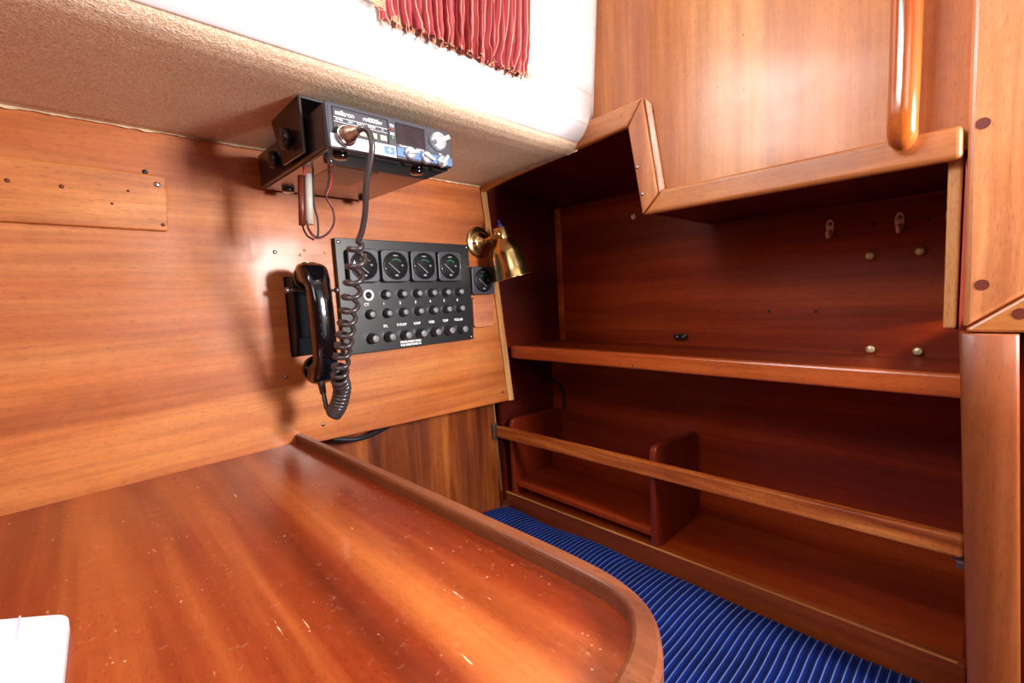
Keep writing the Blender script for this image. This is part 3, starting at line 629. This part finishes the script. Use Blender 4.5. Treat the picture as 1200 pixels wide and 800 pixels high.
for (x, z) in ((0.4310, 0.1415), (0.7895, 0.1425), (0.4310, -0.104), (0.7895, -0.1045)): wscrew(ip, x, z, 0.9865, 0.0046, 'chrome')
wscrew(ip, 0.7905, 0.0905, 0.9865, 0.003, 'chrome')
sg = thing('single_gauge', (0.842, 1.0, 0.012), 'single square black gauge on the wall, beside the panel under the brass lamp', 'gauge')
gauge(sg, 0.842, 0.0515, 0.9995, 0.083, 0.079, True)
cv = MB().rbox('Y', 0.9905, 0.9995, 0.8045, 0.879, -0.081, 0.0055, 0.010, 5).build('cover_plate', 'cover', bevel=0.002); tag(cv, 'small pinkish wooden cover plate with rounded corners below the single gauge', 'cover plate')

# brass lamp ---------------------------------------------------------
lp = thing('wall_lamp', (0.845, 1.0, 0.16), 'polished brass swivel wall lamp with bell shade at the panel edge', 'lamp')
MB().lathe([(0, 0.0445), (0.003, 0.0445), (0.0055, 0.041), (0.007, 0.034), (0.0075, 0.030), (0.013, 0.028), (0.017, 0.022), (0.019, 0.014), (0.026, 0.010), (0.027, 0.001)], (0.845, 0.999, 0.160), (0, -1, 0), 40).build('wall_rose', 'brass', lp)
T0, T1 = Vector((0.864, 0.925, 0.1925)), Vector((0.890, 0.908, 0.054)); ax = (T1 - T0).normalized()
m = MB(); m.tube(smooth_path([(0.845, 0.975, 0.160), (0.845, 0.958, 0.161), (0.850, 0.940, 0.165), (0.860, 0.930, 0.170)], 5), 0.0085, 12); m.build('arm', 'brass', lp)
MB().lathe([(-0.030, 0.001), (-0.029, 0.0095), (-0.022, 0.0115), (-0.006, 0.0115), (0.024, 0.0115), (0.030, 0.0085), (0.031, 0.001)], T0 + ax * 0.022, (1, 0.15, -0.05), 20).build('swivel_joint', 'brass', lp)
prof = [(0.0, 0.001), (0.0, 0.0195), (0.002, 0.0215), (0.030, 0.0215), (0.036, 0.0225), (0.044, 0.030), (0.056, 0.0395), (0.072, 0.0445), (0.110, 0.0500), (0.136, 0.0545), (0.139, 0.0565), (0.141, 0.0560), (0.141, 0.0545)]
MB().lathe(prof, T0, ax, 40).build('shade', 'brass', lp)
inn = [(0.1405, 0.0544), (0.136, 0.0530), (0.110, 0.0485), (0.072, 0.0430), (0.056, 0.038), (0.046, 0.029), (0.046, 0.001)]
MB().lathe(inn, T0, ax, 40).build('shade_lining', 'inner', lp)
for o_ in (bpy.data.objects['shade'], bpy.data.objects['shade_lining']):
    bm_ = bmesh.new(); bm_.from_mesh(o_.data)
    big = [f for f in bm_.faces if len(f.verts) > 6]
    fz = [f for f in big if (Vector(o_['_o']) + f.calc_center_median() - W(T1)).length < 0.03]
    bmesh.ops.delete(bm_, geom=fz, context='FACES_ONLY'); bm_.to_mesh(o_.data); bm_.free()
MB().lathe([(0.046, 0.008), (0.07, 0.010), (0.085, 0.018), (0.100, 0.022), (0.115, 0.018), (0.122, 0.008), (0.123, 0.001)], T0, ax, 20).build('bulb', 'inner', lp)
MB().lathe([(0.0, 0.006), (-0.008, 0.006), (-0.009, 0.0035), (-0.020, 0.003), (-0.021, 0.0005)], T0, ax, 14).build('switch', 'bluebtn', lp)

# ================================================================ RADIO
rd = thing('marine_radio', (0.395, 0.82, 0.23), 'dark two-way radio slung under the lining in a U bracket', 'radio')
RX0, RX1, RY0, RY1 = 0.285, 0.5045, 0.663, 0.985
MB().poly_prism([(RY0 + 0.004, 0.2925), (RY1, 0.300), (RY1, 0.238), (RY0 + 0.004, 0.2315)], 'X', RX0, RX1).build('case', 'navy', rd, bevel=0.003)
# front bezel leans slightly back at the top corners
m = MB(); m.poly_prism([(RX0, 0.2925), (RX1 - 0.004, 0.2935), (RX1, 0.27), (RX1 + 0.001, 0.2325), (RX0 + 0.001, 0.2275), (RX0, 0.262)], 'Y', 0.655, RY0 + 0.004); fb = m.build('front_bezel', 'facep', rd, bevel=0.003, segs=3)
m = MB(); m.poly_prism([(0.663, 0.2328), (0.663, 0.2285), (0.735, 0.2285), (0.735, 0.2335)], 'X', RX0 + 0.004, RX1 - 0.004); m.build('underside_lip', 'gloss', rd, bevel=0.002)
MB().poly_prism([(0.736, 0.2335), (0.736, 0.2305), (0.975, 0.2350), (0.975, 0.2385)], 'X', RX0 + 0.006, RX1 - 0.003).build('underside_plate', 'plate', rd)
MB().poly_prism([(0.745, 0.2306), (0.745, 0.2300), (0.865, 0.2322), (0.865, 0.2330)], 'X', RX0 + 0.045, RX0 + 0.125).build('rating_label', 'steel', rd)
for (x, y) in ((0.312, 0.682), (0.452, 0.690), (0.322, 0.945), (0.478, 0.945)):
    MB().lathe([(0, 0.0115), (0.006, 0.0115), (0.0075, 0.010), (0.0076, 0.0005)], (x, y, 0.2297 + max(0, (y - 0.735)) * 0.02), (0, 0, -1), 20).build('rubber_foot', 'gloss', rd)
YF = 0.655
# upper-left key field outline
def frame(x0, x1, z0, z1, t, mat, nm, par, y=YF):
    m = MB()
    for (a0, a1, b0, b1) in ((x0, x1, z1 - t, z1), (x0, x1, z0, z0 + t), (x0, x0 + t, z0 + t, z1 - t), (x1 - t, x1, z0 + t, z1 - t)): m.box(a0, a1, y - 0.0012, y + 0.0002, b0, b1)
    return m.build(nm, mat, par)
frame(0.2935, 0.3820, 0.2485, 0.2865, 0.0010, 'black', 'key_field_frame', fb)
m = MB(); m.box(0.2945, 0.381, YF - 0.0008, YF + 0.0002, 0.2715, 0.2722); m.build('divider_line', 'silver', fb)
m = MB(); m.box(0.2945, 0.381, YF - 0.0008, YF + 0.0002, 0.2655, 0.2661); m.build('divider_line', 'silver', fb)
text('sailtron', (0.3120, YF - 0.0008, 0.2785), 0.0098, 'white', fb, bold=0.0001); text('rt4000bv', (0.3560, YF - 0.0008, 0.2785), 0.0090, 'white', fb, squash=0.95, bold=0.0001)
for i in range(5):
    x = 0.3055 + 0.0166 * i
    MB().box(x - 0.0055, x + 0.0055, YF - 0.0025, YF, 0.2525, 0.2605).build('key', 'cream', fb, bevel=0.0006)
for x, s_ in ((0.303, 'POWER'), (0.320, 'LOW'), (0.336, 'DUAL-W'), (0.354, 'MEMORY'), (0.372, 'SC')): text(s_, (x, YF - 0.0008, 0.2688), 0.0044, 'white', fb, squash=0.7)
# silver lower strips and blue print
MB().box(0.2875, 0.3925, YF - 0.0022, YF, 0.2300, 0.2480).build('lower_strip', 'silver', fb, bevel=0.0006)
MB().box(0.3715, 0.3895, YF - 0.0028, YF - 0.0021, 0.2335, 0.2450).build('printed_badge', 'blue', fb)
m = MB(); m.box(0.3760, 0.3850, YF - 0.0034, YF - 0.0027, 0.2385, 0.2398); m.box(0.3797, 0.3811, YF - 0.0034, YF - 0.0027, 0.2360, 0.2425); m.build('badge_mark', 'white', fb)
m = MB(); m.box(0.3940, 0.5030, YF - 0.0020, YF, 0.2335, 0.2480); m.build('lower_strip', 'blue', fb, bevel=0.0006)
# indicators, display
for z_, mt in ((0.2745, 'redlamp'), (0.2620, 'grnlamp')):
    o = MB().box(0.3860, 0.3905, YF - 0.0016, YF, z_ - 0.003, z_ + 0.0008).build('indicator_lamp', mt, fb)
    text('TX' if mt == 'redlamp' else 'RX', (0.3883, YF - 0.0008, z_ + 0.0042), 0.0055, 'white', fb, bold=0.0002)
frame(0.3955, 0.4490, 0.2530, 0.2860, 0.0014, 'black', 'display_frame', fb)
MB().box(0.3970, 0.4475, YF - 0.0008, YF + 0.0002, 0.2545, 0.2845).build('display', 'display', fb)
for x, s_ in ((0.409, 'VOLUME/OFF'), (0.4385, 'SQUELCH'), (0.479, 'DIM')): text(s_, (x, YF - 0.0008, 0.2508), 0.0044, 'white', fb, squash=0.75)
def rknob(x, z, r, ang, L=0.010):
    o = MB().lathe([(0, r * 1.05), (0.003, r), (L * 0.7, r * 0.94), (L * 0.8, r * 0.85), (L * 0.81, 0.0005)], (x, YF, z), (0, -1, 0), 28).build('selector_knob', 'knobsilver', fb)
    m = MB(); d_ = Vector((cos(ang), sin(ang))); q = Vector((-d_.y, d_.x)) * r * 0.24; a_ = Vector((x, z)) - d_ * r * 0.85; b_ = Vector((x, z)) + d_ * r * 1.15
    m.poly_prism([tuple(a_ + q), tuple(b_ + q), tuple(b_ - q), tuple(a_ - q)], 'Y', YF - L * 0.75, YF - L * 1.45); m.build('grip', 'silver', o, bevel=0.0008)
rknob(0.4735, 0.2705, 0.0150, radians(25), 0.012); rknob(0.4170, 0.2415, 0.0098, radians(12)); rknob(0.4480, 0.2395, 0.0098, radians(-22)); rknob(0.4800, 0.2385, 0.0095, radians(50))
# U bracket
br = MB(); X0, X1 = 0.2745, 0.5165
br.poly_prism([(0.725, 0.3195), (0.855, 0.3185), (0.820, 0.240), (0.722, 0.237)], 'X', X0, X0 + 0.004)
br.poly_prism([(0.725, 0.3195), (0.855, 0.3185), (0.820, 0.240), (0.722, 0.237)], 'X', X1 - 0.004, X1)
br.box(X0, X1, 0.725, 0.855, 0.3175, 0.3215)
b_ = br.build('bracket', 'navy', rd, bevel=0.0008)
for (y, z, r_) in ((0.772, 0.268, 0.0165), (0.870, 0.262, 0.0150)):
    for sx, xx in ((-1, X0), (1, X1)):
        MB().lathe([(0, 0.006), (0.003, 0.006), (0.004, r_), (0.014, r_ * 0.97), (0.016, r_ * 0.8), (0.0161, 0.0005)], (xx if y < 0.8 else (RX0 if sx < 0 else RX1), y, z), (sx, 0, 0), 20).build('clamp_knob', 'black', b_)

def pw(px_, py_, y_):        # pixel in the photograph -> point at depth y_
    d = (px_ - 600, py_ - 400, 527.2); r_ = [sum(R[i][j] * d[j] for j in range(3)) for i in range(3)]; s_ = y_ / r_[1]; return (r_[0] * s_, y_, r_[2] * s_)
# mic plug and coiled cord
hs = thing('telephone_handset', (0.35, 0.90, -0.15), 'glossy black telephone handset on wall cradle with coiled dark cord', 'handset')
px, pz = 0.3085, 0.2460
pg = MB().lathe([(0, 0.0140), (0.005, 0.0135), (0.0055, 0.0110), (0.0056, 0.0108), (0.0185, 0.0106), (0.019, 0.0104), (0.0195, 0.0080), (0.027, 0.0076), (0.028, 0.0058), (0.037, 0.0050), (0.038, 0.001)], (px, YF - 0.002, pz), (0.08, -1, -0.02), 24).build('plug', 'bronze', hs)
MB().lathe([(0, 0.0148), (0.0035, 0.0148), (0.0045, 0.0125)], (px + 0.0003, YF - 0.006, pz), (0.08, -1, -0.02), 24).build('plug_ring', 'chrome', pg)
cord_top = smooth_path([(px + 0.003, YF - 0.036, pz - 0.001), (px + 0.009, YF - 0.046, pz), (px + 0.015, YF - 0.050, pz - 0.008), (px + 0.0165, YF - 0.049, pz - 0.03), (0.3205, 0.622, 0.175), (0.3245, 0.640, 0.138), (0.3235, 0.655, 0.110), (0.3195, 0.662, 0.0975)], 8)
def cpath(t):       # centre line of the coil, fitted in space between the radio plug and the handset
    P = [(0.3225, 0.668, 0.0940), (0.3255, 0.700, 0.040), (0.3270, 0.735, -0.015), (0.3300, 0.772, -0.070), (0.3320, 0.805, -0.125), pw(401, 455, 0.832), pw(397, 474, 0.846), pw(390, 485, 0.855)]
    tt = t * (len(P) - 1); i = min(int(tt), len(P) - 2); f = tt - i
    p0, p1, p2, p3 = [Vector(P[max(0, min(len(P) - 1, q_))]) for q_ in (i - 1, i, i + 1, i + 2)]
    return 0.5 * ((2 * p1) + (p2 - p0) * f + (2 * p0 - 5 * p1 + 4 * p2 - p3) * f * f + (3 * p1 - p0 - 3 * p2 + p3) * f ** 3)
coil = []; TURNS = 25; N = TURNS * 18
for i in range(N + 1):
    s_ = i / N
    t_ = 1.6 * s_ - 0.6 * s_ * s_          # looser at the top
    c_ = cpath(min(1, t_)); d_ = (cpath(min(1, t_ + 0.01)) - cpath(max(0, t_ - 0.01))).normalized()
    u_ = d_.cross(Vector((0.2, 1, 0.1))).normalized(); v_ = d_.cross(u_)
    rr_ = 0.0125 if s_ < 0.97 else 0.0125 * (1 - s_) / 0.03 * 0.7 + 0.004
    if s_ < 0.02: rr_ *= 0.4 + 30 * s_
    a_ = 2 * pi * TURNS * s_
    coil.append(c_ + (u_ * cos(a_) + v_ * sin(a_)) * rr_)
tail = smooth_path([coil[-1], pw(384, 480, 0.862), pw(381, 470, 0.87), pw(379, 460, 0.88), pw(377, 450, 0.889), pw(376, 443, 0.892)], 6)
m = MB(); m.tube(cord_top + coil + tail[1:], 0.0044, 8); m.build('coiled_cord', 'cord', hs)
m = MB(); m.tube([pw(375.5, 440, 0.892), pw(377, 451, 0.889), pw(379, 461, 0.879)], [0.0085, 0.007, 0.0055], 12); m.build('strain_relief', 'cord', hs)
# handset body: sections stacked along z; front faces -Y, the two ends reach back to the wall
def sect(z):
    t = (z + 0.032) / 0.121
    a_ = abs(t)
    yf = 0.858 + 0.030 * a_ ** 3
    end = max(0.0, min(1.0, (a_ - 0.58) / 0.16)); end = end * end * (3 - 2 * end)
    yb = 0.898 + 0.034 * end
    w = 0.0215 + 0.005 * end
    x = 0.3375
    if a_ > 0.86:
        q = (a_ - 0.86) / 0.14; s2 = math.sqrt(max(0.0, 1 - q * q)); w *= 0.35 + 0.65 * s2; yf += (1 - s2) * 0.028; yb -= (1 - s2) * 0.018
    return x, yf, yb, w
m = MB(); rg = []; NZ = 56
for i in range(NZ + 1):
    z = -0.153 + 0.242 * i / NZ; x, yf, yb, w = sect(z); yc, hy = (yf + yb) / 2, (yb - yf) / 2
    r_ = []
    for j in range(24):
        a_ = 2 * pi * j / 24; cx_, sy_ = cos(a_), sin(a_); e_ = 0.62
        r_.append((x + w * math.copysign(abs(cx_) ** e_, cx_) - 0.010 * (z + 0.029), yc + hy * math.copysign(abs(sy_) ** e_, sy_), z))
    rg.append(r_)
m.rings(rg); m.build('handset_body', 'gloss', hs)
for z_ in (0.060, -0.124):
    MB().lathe([(0, 0.0265), (0.012, 0.0275), (0.016, 0.025), (0.0165, 0.001)], (0.337, 0.920, z_), (0, 1, 0), 24).build('ear_cap' if z_ > 0 else 'mouth_cap', 'gloss', hs)
# cradle
cr = thing('handset_cradle', (0.35, 1.0, -0.10), 'black wall cradle holding the telephone handset, with side pins', 'cradle')
m = MB(); m.box(0.3130, 0.3960, 0.990, 0.9995, -0.1000, 0.0660); m.build('back_plate', 'deepblack', cr, bevel=0.002)
m = MB(); m.poly_prism([(0.990, 0.064), (0.958, 0.060), (0.955, 0.020), (0.962, -0.060), (0.972, -0.096), (0.990, -0.098)], 'X', 0.3150, 0.3215); m.build('side_plate', 'matte', cr, bevel=0.001)
m = MB(); m.poly_prism([(0.990, 0.064), (0.958, 0.060), (0.955, 0.020), (0.962, -0.060), (0.972, -0.096), (0.990, -0.098)], 'X', 0.3875, 0.3940); m.build('side_plate', 'matte', cr, bevel=0.001)
m = MB(); m.box(0.3215, 0.3875, 0.974, 0.980, -0.060, 0.030); m.build('inner_plate', 'deepblack', cr)
m = MB(); m.tube([(0.298, 0.930, 0.036), (0.310, 0.932, 0.036), (0.352, 0.940, 0.034), (0.402, 0.945, 0.034)], 0.0028, 10); m.tube([(0.360, 0.935, 0.034), (0.362, 0.99, 0.034)], 0.004, 8)
m.build('retaining_pin', 'steel', cr); MB().lathe([(0, 0.0058), (0.006, 0.0058), (0.007, 0.004), (0.0071, 0.0005)], (0.300, 0.930, 0.036), (-1, 0, 0), 14).build('pin_head', 'steel', cr)
MB().lathe([(0, 0.0055), (0.008, 0.0055), (0.0085, 0.0005)], (0.3955, 0.9435, 0.034), (1, 0, 0), 14).build('pin_head', 'steel', cr)

# ================================================================ WIRES BELOW THE RADIO
wr = thing('power_wires', (0.34, 0.83, 0.13), 'loop of thin red and black wires with grey sleeve hanging below the radio', 'wire')
Yw = 0.80
def wire(pts, y_, r_, mat, nm):
    m = MB(); m.tube(smooth_path([pw(a_, b_, y_) for i, (a_, b_) in enumerate(pts)], 6), r_, 8); m.build(nm, mat, wr)
wire([(384, 188), (388, 206), (386, 220), (382, 230), (388, 240), (392, 254), (389, 268), (381, 276), (374, 279), (367, 277), (362, 269), (360, 262)], 0.79, 0.0018, 'red', 'red_wire')
wire([(382, 188), (386, 206), (383, 222), (382, 231), (390, 246), (391, 262), (383, 274), (373, 278), (366, 274), (361, 266), (359, 258)], 0.775, 0.0014, 'cable', 'black_wire')
wire([(368, 186), (367, 200), (367, 220), (368, 240), (372, 256), (373, 270), (372, 278)], 0.795, 0.0017, 'cable', 'black_wire')
wire([(357, 190), (356, 205), (355, 230), (355, 255), (355, 266), (360, 276), (368, 281)], 0.80, 0.0016, 'cable', 'black_wire')
wire([(366, 190), (361, 186), (357, 194), (356, 206)], 0.79, 0.0018, 'red', 'red_wire')
m = MB(); m.tube([pw(361, 204, 0.795), pw(362, 235, 0.795), pw(363, 263, 0.795)], [0.0062, 0.0062, 0.0066], 12); m.build('grey_sleeve', 'tube', wr)
m = MB(); m.tube([pw(352.5, 206, 0.80), pw(353.5, 240, 0.80), pw(354, 264, 0.80)], 0.0052, 12); m.build('brown_sleeve', 'plug', wr)
cb = MB(); cb.tube(smooth_path([(0.40, 1.05, -0.310), (0.45, 1.04, -0.322), (0.50, 1.05, -0.3245), (0.56, 1.07, -0.318), (0.60, 1.085, -0.30)], 6), 0.006, 8)
tag(cb.build('loose_cable', 'cable'), 'black cable end showing under the wall panel at the table corner', 'cable')

for o in list(bpy.data.objects):
    if '_o' in o.keys(): del o['_o']
